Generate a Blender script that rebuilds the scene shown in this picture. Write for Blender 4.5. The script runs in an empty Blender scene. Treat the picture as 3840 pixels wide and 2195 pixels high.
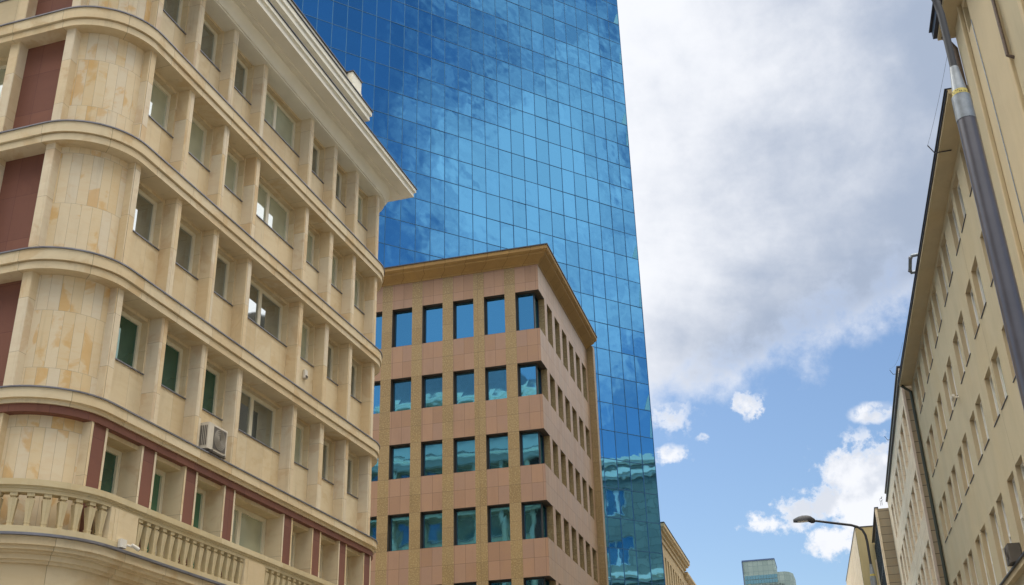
import bpy, math, random
from mathutils import Vector, Matrix
random.seed(7)
sc = bpy.context.scene
R = math.radians
EYE = 1.6            # camera height; all heights below named z are metres above the eye unless noted

# ---------------------------------------------------------------- camera
cam_d = bpy.data.cameras.new('camera'); cam = bpy.data.objects.new('camera', cam_d)
sc.collection.objects.link(cam); sc.camera = cam
cam_d.sensor_width = 36.0; cam_d.lens = 4207.3 / 3840 * 36.0
cam_d.clip_end = 5000; cam_d.clip_start = 0.05
_y, _p, _r = R(-14.746), R(25.524), R(-1.598)
_f = Vector((math.sin(_y) * math.cos(_p), math.cos(_y) * math.cos(_p), math.sin(_p)))
_rt = Vector((math.cos(_y), -math.sin(_y), 0)); _u = _rt.cross(_f)
_r2 = _rt * math.cos(_r) + _u * math.sin(_r); _u2 = _u * math.cos(_r) - _rt * math.sin(_r)
cam.matrix_world = Matrix(((_r2.x, _u2.x, -_f.x, 0), (_r2.y, _u2.y, -_f.y, 0), (_r2.z, _u2.z, -_f.z, EYE), (0, 0, 0, 1)))

# ---------------------------------------------------------------- exposure
sc.view_settings.view_transform = 'Standard'; sc.view_settings.look = 'None'
sc.view_settings.exposure = 0.0; sc.view_settings.gamma = 1.0
sc.view_settings.use_curve_mapping = False
sc.cycles.max_bounces = 8; sc.cycles.diffuse_bounces = 3; sc.cycles.glossy_bounces = 4

# ---------------------------------------------------------------- node helper
class NT:
    def __init__(s, nt): s.nt = nt; s.n = nt.nodes; s.l = nt.links
    def new(s, t, **k):
        n = s.n.new(t)
        for a, b in k.items(): setattr(n, a, b)
        return n
    def put(s, sock, v):
        if hasattr(v, 'is_output') or isinstance(v, bpy.types.NodeSocket): s.l.new(v, sock)
        elif v is not None: sock.default_value = v
    def m(s, op, a, b=None, c=None, clamp=False):
        n = s.new('ShaderNodeMath', operation=op, use_clamp=clamp)
        s.put(n.inputs[0], a)
        if b is not None: s.put(n.inputs[1], b)
        if c is not None: s.put(n.inputs[2], c)
        return n.outputs[0]
    def v(s, op, a, b=None):
        n = s.new('ShaderNodeVectorMath', operation=op)
        s.put(n.inputs[0], a)
        if b is not None: s.put(n.inputs[3 if op == 'SCALE' else 1], b)
        return n.outputs['Value'] if op in ('LENGTH', 'DOT_PRODUCT', 'DISTANCE') else n.outputs[0]
    def mix(s, f, a, b, mode='MIX'):
        n = s.new('ShaderNodeMix', data_type='RGBA', blend_type=mode)
        s.put(n.inputs[0], f)
        for i, x in ((6, a), (7, b)):
            s.put(n.inputs[i], (*x, 1) if isinstance(x, tuple) and len(x) == 3 else x)
        return n.outputs[2]
    def noise(s, vec, scale, detail=4, rough=.55, dist=0):
        n = s.new('ShaderNodeTexNoise'); s.put(n.inputs['Vector'], vec)
        n.inputs['Scale'].default_value = scale; n.inputs['Detail'].default_value = detail
        n.inputs['Roughness'].default_value = rough; n.inputs['Distortion'].default_value = dist
        return n.outputs[0]
    def ramp(s, f, stops, interp='LINEAR'):
        n = s.new('ShaderNodeValToRGB'); n.color_ramp.interpolation = interp
        e = n.color_ramp.elements
        while len(e) < len(stops): e.new(.5)
        for el, (p, c) in zip(e, stops): el.position = p; el.color = (*c, 1) if len(c) == 3 else c
        s.put(n.inputs[0], f); return n.outputs[0]
    def step(s, x, a, b):
        n = s.new('ShaderNodeMapRange', interpolation_type='SMOOTHSTEP')
        s.put(n.inputs[0], x); n.inputs[1].default_value = a; n.inputs[2].default_value = b
        return n.outputs[0]

# ---------------------------------------------------------------- world: sky with clouds placed by direction
SUN_EL, SUN_AZ = R(50), R(-48)       # azimuth measured from +Y towards +X
world = bpy.data.worlds.new('World'); sc.world = world; world.use_nodes = True
w = NT(world.node_tree); w.n.clear()
sky = w.new('ShaderNodeTexSky', sky_type='NISHITA', sun_disc=False)
sky.sun_elevation = SUN_EL; sky.sun_rotation = SUN_AZ
sky.air_density = 1.15; sky.dust_density = 0.4; sky.ozone_density = 2.5
tc = w.new('ShaderNodeTexCoord'); D = tc.outputs['Generated']
sx = w.new('ShaderNodeSeparateXYZ'); w.put(sx.inputs[0], D); X, Y, Z = sx.outputs
up = w.m('MAXIMUM', Z, 0.02)
proj = w.new('ShaderNodeCombineXYZ')
w.put(proj.inputs[0], w.m('DIVIDE', X, w.m('ADD', up, .25))); w.put(proj.inputs[1], w.m('DIVIDE', Y, w.m('ADD', up, .25)))
fb = w.m('SUBTRACT', w.noise(D, 9, 9, .62), .5)            # edge detail
fb2 = w.m('SUBTRACT', w.noise(D, 26, 8, .62), .5)
fb3 = w.m('SUBTRACT', w.noise(D, 62, 8, .66), .5)
big = w.noise(proj.outputs[0], 1.3, 6, .55)
edge = w.m('ADD', w.m('MULTIPLY', fb, .17), w.m('MULTIPLY', fb2, .085))
# large cloud bank above the street: everything higher than a slanting line
line = w.m('ADD', w.m('SUBTRACT', Z, .352), w.m('MULTIPLY', X, -.30))
bank = w.m('MULTIPLY', w.step(w.m('ADD', line, w.m('MULTIPLY', edge, .95)), -.018, .046), w.step(Y, .1, .35))
# clouds elsewhere (seen as reflections): scattered by noise
def blob(c, r, k=1.0, q=(1, 1, 1)):
    dv = w.v('SUBTRACT', D, c); dv = w.v('MULTIPLY', dv, q)
    return w.m('ADD', w.m('SUBTRACT', 1.0, w.m('DIVIDE', w.v('LENGTH', dv), r)), w.m('ADD', w.m('MULTIPLY', edge, k * (.06 / r)**.5 * 10.0), w.m('MULTIPLY', fb3, k * 1.9)))
cum = None
for c, r, k, q in [((.040, .962, .261), .034, 1.0, (1, 1, 1.05)), ((.064, .963, .256), .022, 1.0, (1, 1, 1)), ((.014, .970, .241), .027, 1.0, (.85, 1, 1.15)),
                ((-.012, .972, .235), .026, 1.0, (.8, 1, 1.35)), ((-.038, .972, .229), .022, 1.0, (.7, 1, 1.5)), ((.036, .972, .236), .032, 1.0, (.8, 1, 1)),
                ((.014, .977, .213), .020, 1.0, (.8, 1, 1.2)), ((-.106, .942, .320), .030, 1.0, (.8, 1, 1.2)), ((-.113, .949, .293), .019, 1.0, (.8, 1, 1.4)),
                ((.062, .949, .309), .012, .45, (.6, 1, 1.3)), ((-.043, .944, .326), .018, 1.5, (.9, 1, 1.2)), ((-.081, .949, .304), .011, 1.0, (.8, 1, 1.4))]:
    b = blob(c, r, k, q); cum = b if cum is None else w.m('MAXIMUM', cum, b)
cum = w.m('MULTIPLY', w.step(cum, .05, .56), w.m('SUBTRACT', 1.0, w.m('MULTIPLY', w.m('MULTIPLY', w.step(Z, .284, .300), .75), w.step(fb3, -.06, .16))))
# soft veil reflected by the middle of the glass tower
veil = w.m('SUBTRACT', 1.0, w.m('DIVIDE', w.v('LENGTH', w.v('MULTIPLY', w.v('SUBTRACT', D, (.838, -.120, .535)), (1, 1.3, .8))), .235))
veil = w.m('MULTIPLY', w.step(w.m('ADD', veil, w.m('ADD', w.m('MULTIPLY', fb, 1.7), w.m('MULTIPLY', fb2, .9))), .05, .85), .72)
back = w.m('MULTIPLY', w.m('ADD', w.m('MULTIPLY', w.step(big, .48, .66), .62), .34), w.m('SUBTRACT', 1.0, w.step(Y, -.75, -.45)))   # behind the camera
front = w.m('MULTIPLY', w.m('MULTIPLY', w.step(X, .26, .40), w.step(Y, .22, .40)), w.step(w.m('ADD', Z, fb), .22, .32))   # over the right-hand roofs
dens = w.m('MAXIMUM', w.m('MAXIMUM', w.m('MAXIMUM', bank, front), cum), w.m('MAXIMUM', veil, back))
frontc = w.m('MULTIPLY', front, w.step(Z, .16, .3))
dens = w.m('MULTIPLY', dens, w.step(Z, 0.0, .10))
# cloud brightness: bright rims, blue-grey hearts
gr = w.m('ADD', w.m('MULTIPLY', w.m('SUBTRACT', w.noise(w.v('MULTIPLY', D, (1, 1, 1.5)), 3.4, 6, .55, .4), .5), 3.0), w.m('MULTIPLY', w.m('ADD', X, .035), 6.2))
gr = w.m('ADD', gr, w.m('ADD', w.m('MULTIPLY', fb, 1.5), w.m('MULTIPLY', fb2, .35)))
low = w.m('MULTIPLY', w.m('SUBTRACT', 1, w.step(line, .04, .14)), .42)     # greyer underside
gr = w.m('ADD', gr, low)
heart = w.m('MULTIPLY', w.step(gr, -.55, .95), w.m('MULTIPLY', bank, w.step(line, .0, .03)))
cgr = w.m('MULTIPLY', w.m('MULTIPLY', w.step(w.noise(w.v('ADD', D, (0, 0, .013)), 22, 6, .55), .44, .60), w.step(cum, .5, 1.0)), .40)
heart = w.m('MAXIMUM', heart, cgr)
CW, CG = (9.5, 9.7, 10.2), (4.1, 4.85, 6.25)
ccol = w.mix(heart, CW, CG)
skyc = w.mix(1.0, sky.outputs[0], (1.08, 1.13, 1.20), 'MULTIPLY')
col = w.mix(dens, skyc, ccol)
# bright cloud added out of view overhead, behind and left, to light the facades
lit = w.m('MAXIMUM', w.step(Z, .70, .82), w.m('MULTIPLY', w.step(Z, .48, .60), w.m('MAXIMUM', w.m('MULTIPLY', w.step(w.m('MULTIPLY', Y, -1), .36, .55), .40), w.m('MULTIPLY', w.step(w.m('MULTIPLY', X, -1), .40, .58), .8))))
lit = w.m('MULTIPLY', lit, w.m('ADD', .75, w.m('MULTIPLY', w.noise(D, 3.0, 5), .5)))
LITC = (47.0, 45.0, 41.5)
col = w.mix(w.m('MULTIPLY', frontc, w.m('ADD', .55, w.m('MULTIPLY', big, .6))), col, (27.0, 27.0, 27.5))  # front cloud given extra brightness to light the left facade
col = w.mix(lit, col, LITC)
bg = w.new('ShaderNodeBackground'); w.put(bg.inputs[0], col); bg.inputs[1].default_value = .10
wo = w.new('ShaderNodeOutputWorld'); w.l.new(bg.outputs[0], wo.inputs[0])

# ---------------------------------------------------------------- sun, softened by thin cloud
sd = bpy.data.lights.new('sun', 'SUN'); sd.energy = 1.5; sd.angle = R(10); sd.color = (1, .95, .86)
sun = bpy.data.objects.new('sun', sd); sc.collection.objects.link(sun)
sdir = Vector((math.sin(SUN_AZ) * math.cos(SUN_EL), math.cos(SUN_AZ) * math.cos(SUN_EL), math.sin(SUN_EL)))
sun.rotation_euler = sdir.to_track_quat('Z', 'Y').to_euler()
sun.location = (0, 0, 80)

# ---------------------------------------------------------------- object helpers
class MB:
    """collects faces with metre-scaled UVs and links them as one mesh object"""
    def __init__(s): s.v = []; s.f = []; s.uv = []; s.mi = []
    def face(s, pts, uv=None, mi=0):
        b = len(s.v); pts = [Vector(p) for p in pts]; s.v += pts
        s.f.append(list(range(b, b + len(pts))))
        if uv is None:
            n = (pts[1] - pts[0]).cross(pts[2] - pts[1])
            if n.length < 1e-9: n = (pts[2] - pts[0]).cross(pts[-1] - pts[0])
            ax = [abs(n.x), abs(n.y), abs(n.z)]
            if ax[2] > max(ax[0], ax[1]): uv = [(p.x, p.y) for p in pts]
            elif ax[1] >= ax[0]: uv = [(p.x, p.z) for p in pts]
            else: uv = [(p.y, p.z) for p in pts]
        s.uv.append(uv); s.mi.append(mi)
    def box(s, x0, x1, y0, y1, z0, z1, mi=0, skip='', ch=0.0):
        if ch > 0: return s.cbox(x0, x1, y0, y1, z0, z1, ch, mi)
        x0, x1 = sorted((x0, x1)); y0, y1 = sorted((y0, y1))
        c = lambda i, j, k: ((x0, x1)[i], (y0, y1)[j], (z0, z1)[k])
        F = {'b': [(0,0,0),(0,1,0),(1,1,0),(1,0,0)], 't': [(0,0,1),(1,0,1),(1,1,1),(0,1,1)], 'f': [(0,0,0),(1,0,0),(1,0,1),(0,0,1)],
             'k': [(1,1,0),(0,1,0),(0,1,1),(1,1,1)], 'l': [(0,1,0),(0,0,0),(0,0,1),(0,1,1)], 'r': [(1,0,0),(1,1,0),(1,1,1),(1,0,1)]}
        for k, q in F.items():
            if k not in skip: s.face([c(*t) for t in q], mi=mi)
    def cbox(s, x0, x1, y0, y1, z0, z1, ch, mi=0):
        """box whose four vertical edges are chamfered"""
        x0, x1 = sorted((x0, x1)); y0, y1 = sorted((y0, y1))
        P = [(x0+ch,y0),(x1-ch,y0),(x1,y0+ch),(x1,y1-ch),(x1-ch,y1),(x0+ch,y1),(x0,y1-ch),(x0,y0+ch)]
        s.prism(P, z0, z1, mi)
    def prism(s, P, z0, z1, mi=0):
        n = len(P)
        for i in range(n):
            a, b = P[i], P[(i+1) % n]
            s.face([(*a, z0), (*b, z0), (*b, z1), (*a, z1)], mi=mi)
        s.face([(*p, z0) for p in reversed(P)], mi=mi); s.face([(*p, z1) for p in P], mi=mi)
    def tube(s, pts, r, n=12, mi=0, cap=True):
        pts = [Vector(p) for p in pts]; rr = r if isinstance(r, (list, tuple)) else [r] * len(pts)
        rings = []; ref = None; L = 0; Ls = []
        for i, p in enumerate(pts):
            t = (pts[min(i+1, len(pts)-1)] - pts[max(i-1, 0)]).normalized()
            if ref is None: ref = Vector((1, 0, 0)) if abs(t.x) < .9 else Vector((0, 1, 0))
            a = (ref - t * ref.dot(t)).normalized(); b = t.cross(a); ref = a
            rings.append([p + (a * math.cos(q) + b * math.sin(q)) * rr[i] for q in [2*math.pi*j/n for j in range(n)]])
            if i: L += (p - pts[i-1]).length
            Ls.append(L)
        for i in range(len(rings)-1):
            for j in range(n):
                k = (j+1) % n; c = 2*math.pi*rr[i]/n
                s.face([rings[i][j], rings[i][k], rings[i+1][k], rings[i+1][j]], [(j*c, Ls[i]), ((j+1)*c, Ls[i]), ((j+1)*c, Ls[i+1]), (j*c, Ls[i+1])], mi)
        if cap: s.face(list(reversed(rings[0]))); s.face(rings[-1])
    def sweep(s, path, prof, mi=0, closed=True, cap=True):
        """profile of (outward offset, z) swept along a plan path; outward is to the right of travel"""
        path = [Vector(p).to_2d() for p in path]; n = len(path); nor = []
        for i in range(n):
            a = (path[i] - path[i-1]).normalized() if i else None
            b = (path[i+1] - path[i]).normalized() if i < n-1 else None
            a = a or b; b = b or a
            na, nb = Vector((a.y, -a.x)), Vector((b.y, -b.x)); m = (na + nb).normalized()
            nor.append(m / max(.3, m.dot(na)))
        L = [0]
        for i in range(1, n): L.append(L[-1] + (path[i] - path[i-1]).length)
        m = len(prof); PL = [0]
        for j in range(m): PL.append(PL[-1] + math.dist(prof[j], prof[(j+1) % m]))
        P = lambda i, j: (path[i].x + nor[i].x * prof[j % m][0], path[i].y + nor[i].y * prof[j % m][0], prof[j % m][1])
        for i in range(n-1):
            for j in range(m if closed else m-1):
                vz = abs(prof[(j+1) % m][1] - prof[j][1]) > abs(prof[(j+1) % m][0] - prof[j][0])
                v0, v1 = (prof[j][1], prof[(j+1) % m][1]) if vz else (prof[j][0], prof[(j+1) % m][0])
                s.face([P(i, j), P(i+1, j), P(i+1, j+1), P(i, j+1)], [(L[i], v0), (L[i+1], v0), (L[i+1], v1), (L[i], v1)], mi)
        if cap and closed:
            for i in (0, n-1): s.face([P(i, j) for j in range(m)], [(p[0], p[1]) for p in prof], mi)
    def mesh(s, name, mats):
        me = bpy.data.meshes.new(name)
        me.from_pydata([tuple(p) for p in s.v], [], s.f)
        ul = me.uv_layers.new(name='UVMap'); k = 0
        flat = [c for f in s.uv for q in f for c in q]
        ul.data.foreach_set('uv', flat)
        if not isinstance(mats, (list, tuple)): mats = [mats]
        for m in mats: me.materials.append(m)
        me.polygons.foreach_set('material_index', s.mi if any(s.mi) else [0] * len(s.f))
        me.validate(); me.update(); return me
    def build(s, name, mats, parent=None, smooth=False, loc=None, rz=0):
        me = s.mesh(name, mats)
        if smooth: weld(me)
        return link(name, me, parent, loc, rz)

def weld(me):
    import bmesh
    bm = bmesh.new(); bm.from_mesh(me); bmesh.ops.remove_doubles(bm, verts=bm.verts, dist=.0005)
    bmesh.ops.recalc_face_normals(bm, faces=bm.faces)
    for f in bm.faces: f.smooth = True
    for e in bm.edges:
        if len(e.link_faces) == 2 and e.calc_face_angle(0) > R(32): e.smooth = False
    bm.to_mesh(me); bm.free()

def link(name, me, parent=None, loc=None, rz=0):
    o = bpy.data.objects.new(name, me); sc.collection.objects.link(o)
    if parent is not None: o.parent = parent
    if loc is not None: o.location = loc
    if rz: o.rotation_euler = (0, 0, rz)
    return o

def thing(name, label, cat, loc=(0, 0, 0), rz=0, group=None):
    o = link(name, None, None, loc, rz); o.empty_display_size = .5
    o['label'] = label; o['category'] = cat
    if group: o['group'] = group
    return o
def tag(o, label, cat, group=None):
    o['label'] = label; o['category'] = cat
    if group: o['group'] = group
    return o

def arc(cx, cy, r, a0, a1, n):
    return [(cx + r*math.cos(R(a0 + (a1-a0)*i/n)), cy + r*math.sin(R(a0 + (a1-a0)*i/n))) for i in range(n+1)]

# ---------------------------------------------------------------- materials
def mat(name):
    m = bpy.data.materials.new(name); m.use_nodes = True
    t = NT(m.node_tree); b = t.n['Principled BSDF']; return m, t, b
def uvs(t): return t.new('ShaderNodeTexCoord').outputs['UV']
def obs(t): return t.new('ShaderNodeTexCoord').outputs['Object']

def plain(name, c, rough=.6, metal=0.0, var=.12, scale=3.0):
    m, t, b = mat(name)
    n = t.noise(obs(t), scale, 5, .6)
    hi = tuple(min(1, x*(1+var)) for x in c); lo = tuple(x*(1-var) for x in c)
    t.put(b.inputs['Base Color'], t.ramp(n, [(.3, lo), (.7, hi)]))
    b.inputs['Roughness'].default_value = rough; b.inputs['Metallic'].default_value = metal
    return m

def stone(name, bw, bh, stops, mortar=(.20, .15, .10), mw=.008, off=.5, ox=0, oz=0, streak=.30, ochre=(.46, .27, .07), och_amt=.5, grain=0, gcol=None, rough=.8, gritscale=60, bump=.25, och_scale=.8):
    """slabs of stone: joints and one tone per slab from a brick pattern, veins and ochre patches from noise"""
    m, t, b = mat(name)
    uv = uvs(t)
    uv = t.v('ADD', uv, (ox, oz, 0))
    br = t.new('ShaderNodeTexBrick', offset=off, squash=1)
    t.put(br.inputs['Vector'], uv); br.inputs['Color1'].default_value = (0, 0, 0, 1); br.inputs['Color2'].default_value = (1, 1, 1, 1)
    br.inputs['Mortar'].default_value = (.5, .5, .5, 1); br.inputs['Scale'].default_value = 1
    br.inputs['Mortar Size'].default_value = mw; br.inputs['Mortar Smooth'].default_value = .15
    br.inputs['Brick Width'].default_value = bw; br.inputs['Row Height'].default_value = bh; br.inputs['Bias'].default_value = 0
    slab = br.outputs['Color']
    base = t.ramp(slab, stops)
    # veins: noise stretched sideways, shifted per slab so it breaks at joints
    sh = t.v('ADD', t.v('MULTIPLY', obs(t), (1, 1, 1)), t.v('SCALE', slab, 7.0))
    vn = t.noise(t.v('MULTIPLY', sh, (.8, .8, 2.6)), 1.7, 7, .62, 1.2)
    base = t.mix(t.m('MULTIPLY', t.step(vn, .42, .72), streak), base, t.mix(.5, base, ochre))
    oc = t.step(t.noise(sh, och_scale, 5, .6, .6), .535, .625)
    base = t.mix(t.m('MULTIPLY', oc, och_amt), base, t.mix(.6, base, ochre))
    if grain:
        g = t.noise(obs(t), gritscale, 3, .8)
        base = t.mix(t.m('MULTIPLY', t.step(g, .48, .66), grain), base, gcol)
        g2 = t.noise(obs(t), gritscale*.37, 3, .8)
        base = t.mix(t.m('MULTIPLY', t.step(g2, .52, .7), grain*.6), base, tuple(x*.45 for x in gcol))
    dirt = t.noise(t.v('MULTIPLY', obs(t), (1.3, 1.3, .35)), 1.1, 6, .65)
    base = t.mix(t.m('MULTIPLY', t.step(dirt, .48, .80), .28), base, tuple(x*.55 for x in stops[0][1]))
    st = t.step(t.noise(t.v('MULTIPLY', obs(t), (6, 6, .35)), 1.0, 5, .65), .56, .76)
    base = t.mix(t.m('MULTIPLY', st, .30), base, tuple(x*.58 for x in stops[0][1]))
    base = t.mix(br.outputs['Fac'], base, mortar)
    t.put(b.inputs['Base Color'], base); b.inputs['Roughness'].default_value = rough
    bp = t.new('ShaderNodeBump'); bp.inputs['Strength'].default_value = bump; bp.inputs['Distance'].default_value = .01
    t.put(bp.inputs['Height'], t.m('SUBTRACT', t.m('MULTIPLY', t.noise(obs(t), 14, 5, .7), .5), br.outputs['Fac']))
    t.put(b.inputs['Normal'], bp.outputs[0])
    return m

SAND = [(0, (.63, .495, .30)), (.35, (.70, .565, .355)), (.62, (.68, .56, .365)), (.85, (.71, .595, .40)), (1, (.64, .51, .315))]
SANDW = [(0, (.66, .51, .30)), (.25, (.70, .57, .37)), (.5, (.68, .59, .44)), (.75, (.72, .61, .43)), (1, (.66, .50, .28))]
M_pan = stone('sandstone_panel', .875, 1.7, SAND, off=.0, och_amt=.35, mw=.003, mortar=(.36, .28, .18))
M_pier = stone('sandstone_pier', .9, 1.25, SANDW, off=.0, och_amt=.50, mw=.004, oz=.4, mortar=(.33, .25, .16), ochre=(.47, .25, .09))
M_band = stone('sandstone_band', 1.45, 9.0, SAND, off=0, och_amt=.60, mw=.005, oz=1, mortar=(.30, .23, .14), ochre=(.50, .30, .10))
M_drum = stone('sandstone_drum', .232, 1.32, SANDW, off=.41, och_amt=.80, mw=.004, ochre=(.60, .30, .03), och_scale=.9, mortar=(.42, .33, .22))
M_red = stone('red_sandstone', .78, 1.15, [(0, (.160, .060, .040)), (.5, (.200, .080, .052)), (1, (.172, .068, .048))], mortar=(.10, .035, .03), off=0, streak=.2, ochre=(.28, .11, .06), och_amt=.2, mw=.005)
M_corn = plain('painted_cornice', (.80, .75, .62), .7, var=.05, scale=1.2)
M_flash = plain('dark_metal_flashing', (.055, .055, .065), .45, .5, .15)
M_lead = plain('grey_metal_flashing', (.20, .20, .23), .5, .5, .2)
M_frame = plain('cream_window_frame', (.72, .66, .50), .45, 0, .03)
M_white = plain('white_window_frame', (.74, .73, .68), .45, 0, .04)
M_balu = stone('cast_stone', 3, 3, [(0, (.56, .46, .27)), (1, (.64, .54, .34))], off=0, och_amt=.25, mw=.001)

def glass(name, tint, base, rough=.03, refl=.55, bump=.03, bscale=.9, vary=0.0, ior=1.5):
    """window glass over a dark or curtained room: a sharp tinted reflection over the colour seen inside"""
    m, t, b = mat(name); t.n.remove(b)
    out = t.n['Material Output']
    uv = uvs(t); cell = t.v('FLOOR', uv)
    wn = t.new('ShaderNodeTexWhiteNoise', noise_dimensions='2D'); t.put(wn.inputs[0], cell)
    bp = t.new('ShaderNodeBump'); bp.inputs['Strength'].default_value = 1; bp.inputs['Distance'].default_value = bump
    off = t.v('ADD', obs(t), t.v('SCALE', wn.outputs['Color'], 3.0))
    t.put(bp.inputs['Height'], t.noise(off, bscale, 1.5, .4))
    gl = t.new('ShaderNodeBsdfGlossy'); gl.inputs['Roughness'].default_value = rough
    tn = tint if not vary else t.mix(wn.outputs['Value'], tuple(x*(1-vary) for x in tint), tuple(min(1, x*(1+vary)) for x in tint))
    t.put(gl.inputs['Color'], (*tn, 1) if isinstance(tn, tuple) else tn); t.put(gl.inputs['Normal'], bp.outputs[0])
    df = t.new('ShaderNodeBsdfDiffuse')
    t.put(df.inputs['Color'], t.mix(t.step(t.noise(obs(t), .9, 2), .35, .65), tuple(x*.75 for x in base), base))
    fr = t.new('ShaderNodeLayerWeight'); fr.inputs['Blend'].default_value = .35
    mx = t.new('ShaderNodeMixShader')
    t.put(mx.inputs[0], t.m('MULTIPLY_ADD', fr.outputs['Fresnel'], 1-refl, refl, clamp=True))
    t.l.new(df.outputs[0], mx.inputs[1]); t.l.new(gl.outputs[0], mx.inputs[2]); t.l.new(mx.outputs[0], out.inputs[0])
    return m
M_gdark = glass('window_glass_dark', (.72, .76, .76), (.13, .145, .12), refl=.44, bump=.004)
M_gblind = glass('window_glass_blind', (.72, .76, .76), (.52, .56, .40), refl=.36, bump=.004)
M_ggreen = glass('window_glass_green', (.45, .60, .55), (.035, .095, .065), refl=.16, bump=.004)
M_ggrn2 = glass('window_glass_green_curtain', (.45, .60, .55), (.09, .22, .13), refl=.12, bump=.004)
M_gblue = glass('blue_mirror_glass', (.13, .44, .70), (.02, .06, .09), refl=.86, bump=.0036, bscale=1.3, vary=.10)
M_tower = glass('tower_mirror_glass', (.205, .585, .90), (.012, .07, .15), refl=.88, bump=.014, bscale=.70, vary=.08)
M_gfar = glass('far_glass', (.35, .55, .60), (.03, .12, .14), refl=.5)
M_mull = plain('mullion_metal', (.045, .13, .24), .4, .3, .1)
M_dframe = plain('dark_bronze_frame', (.030, .036, .040), .4, .3, .1)
PINK = [(0, (.29, .165, .098)), (.5, (.345, .200, .122)), (1, (.30, .182, .125))]
YEL = [(0, (.235, .150, .058)), (.4, (.285, .190, .080)), (.8, (.26, .175, .078)), (1, (.225, .14, .052))]
M_pink = stone('pink_granite', .549, .875, PINK, mortar=(.17, .10, .06), mw=.009, off=0, ox=13.0 + .549*40, oz=-(19.02+EYE) + .875*40, streak=.12, och_amt=.08, grain=.35, gcol=(.40, .26, .17), gritscale=45, rough=.5, bump=.1)
M_yel = stone('yellow_granite', 3, .875, YEL, mortar=(.17, .11, .05), mw=.009, off=0, oz=-(19.02+EYE) + .875*40, streak=.1, och_amt=.1, grain=.8, gcol=(.46, .35, .17), gritscale=16, rough=.5, bump=.1)
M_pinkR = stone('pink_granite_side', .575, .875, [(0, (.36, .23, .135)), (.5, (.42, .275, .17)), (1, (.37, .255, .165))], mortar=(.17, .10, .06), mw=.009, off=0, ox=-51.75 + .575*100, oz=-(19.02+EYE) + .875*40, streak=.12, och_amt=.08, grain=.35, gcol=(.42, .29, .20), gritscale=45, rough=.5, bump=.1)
M_bcorn = stone('brown_stone_cornice', 1.1, 4, [(0, (.27, .155, .05)), (.5, (.33, .195, .065)), (1, (.28, .165, .055))], mortar=(.14, .08, .02), mw=.012, off=0, och_amt=.3, grain=.4, gcol=(.40, .26, .09), gritscale=25)

def stucco(name, c, crack=0):
    m, t, b = mat(name)
    o = obs(t)
    n1 = t.noise(t.v('MULTIPLY', o, (1, 1, .55)), .8, 7, .6); n2 = t.noise(o, 30, 4, .7); n3 = t.noise(o, .22, 3)
    base = t.mix(t.step(n1, .35, .75), tuple(x*1.04 for x in c), tuple(x*.91 for x in c))
    base = t.mix(t.m('MULTIPLY', n2, .25), base, tuple(x*.7 for x in c))
    base = t.mix(t.m('MULTIPLY', t.step(n3, .45, .65), .35), base, (c[0]*1.04, c[1]*.95, c[2]*.80))
    st = t.step(t.noise(t.v('MULTIPLY', o, (5.5, 5.5, .22)), 1.0, 5, .6), .55, .74)
    base = t.mix(t.m('MULTIPLY', st, .22), base, tuple(x*.62 for x in c))
    t.put(b.inputs['Base Color'], base); b.inputs['Roughness'].default_value = .9
    bp = t.new('ShaderNodeBump'); bp.inputs['Strength'].default_value = .5; bp.inputs['Distance'].default_value = .02
    t.put(bp.inputs['Height'], n2); t.put(b.inputs['Normal'], bp.outputs[0]); return m
M_stuc = stucco('ochre_stucco', (.465, .395, .255))
M_stuc2 = stucco('warm_stucco', (.54, .44, .275))
M_reveal = stucco('reveal_plaster', (.51, .41, .265))
M_tan = stucco('tan_render', (.52, .41, .21))
M_cream = stone('cream_travertine', 1.2, .62, [(0, (.72, .59, .42)), (.5, (.76, .63, .45)), (1, (.78, .66, .49))], mortar=(.36, .28, .20), mw=.008, och_amt=.2, streak=.35)
M_block = stone('grey_brown_blocks', 1.6, .60, [(0, (.28, .23, .155)), (.5, (.32, .265, .18)), (1, (.25, .20, .13))], mortar=(.10, .075, .05), mw=.02, off=0, och_amt=.1)
M_trim = plain('pinkish_stone_trim', (.52, .43, .36), .8, 0, .08)
M_steel = plain('galvanised_steel', (.23, .255, .28), .45, .55, .22, 9)
M_pole = plain('grey_painted_pole', (.062, .058, .072), .30, .0, .14, 5)
M_pole.node_tree.nodes['Principled BSDF'].inputs['Specular IOR Level'].default_value = .9
M_poledk = plain('dark_painted_arm', (.028, .030, .036), .5, .1, .1, 5)
M_yell = plain('yellow_sticker', (.46, .38, .09), .6, 0, .15, 30)
M_black = plain('black_print', (.03, .03, .03), .7)
M_acw = plain('aged_white_plastic', (.60, .54, .44), .6, 0, .1)
M_acd = plain('dark_grille', (.10, .085, .07), .7, 0, .1)
M_wht = plain('white_plastic', (.70, .66, .58), .5, 0, .05)
M_rust = plain('rusty_pipe', (.13, .095, .075), .6, .2, .3, 12)

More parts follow.
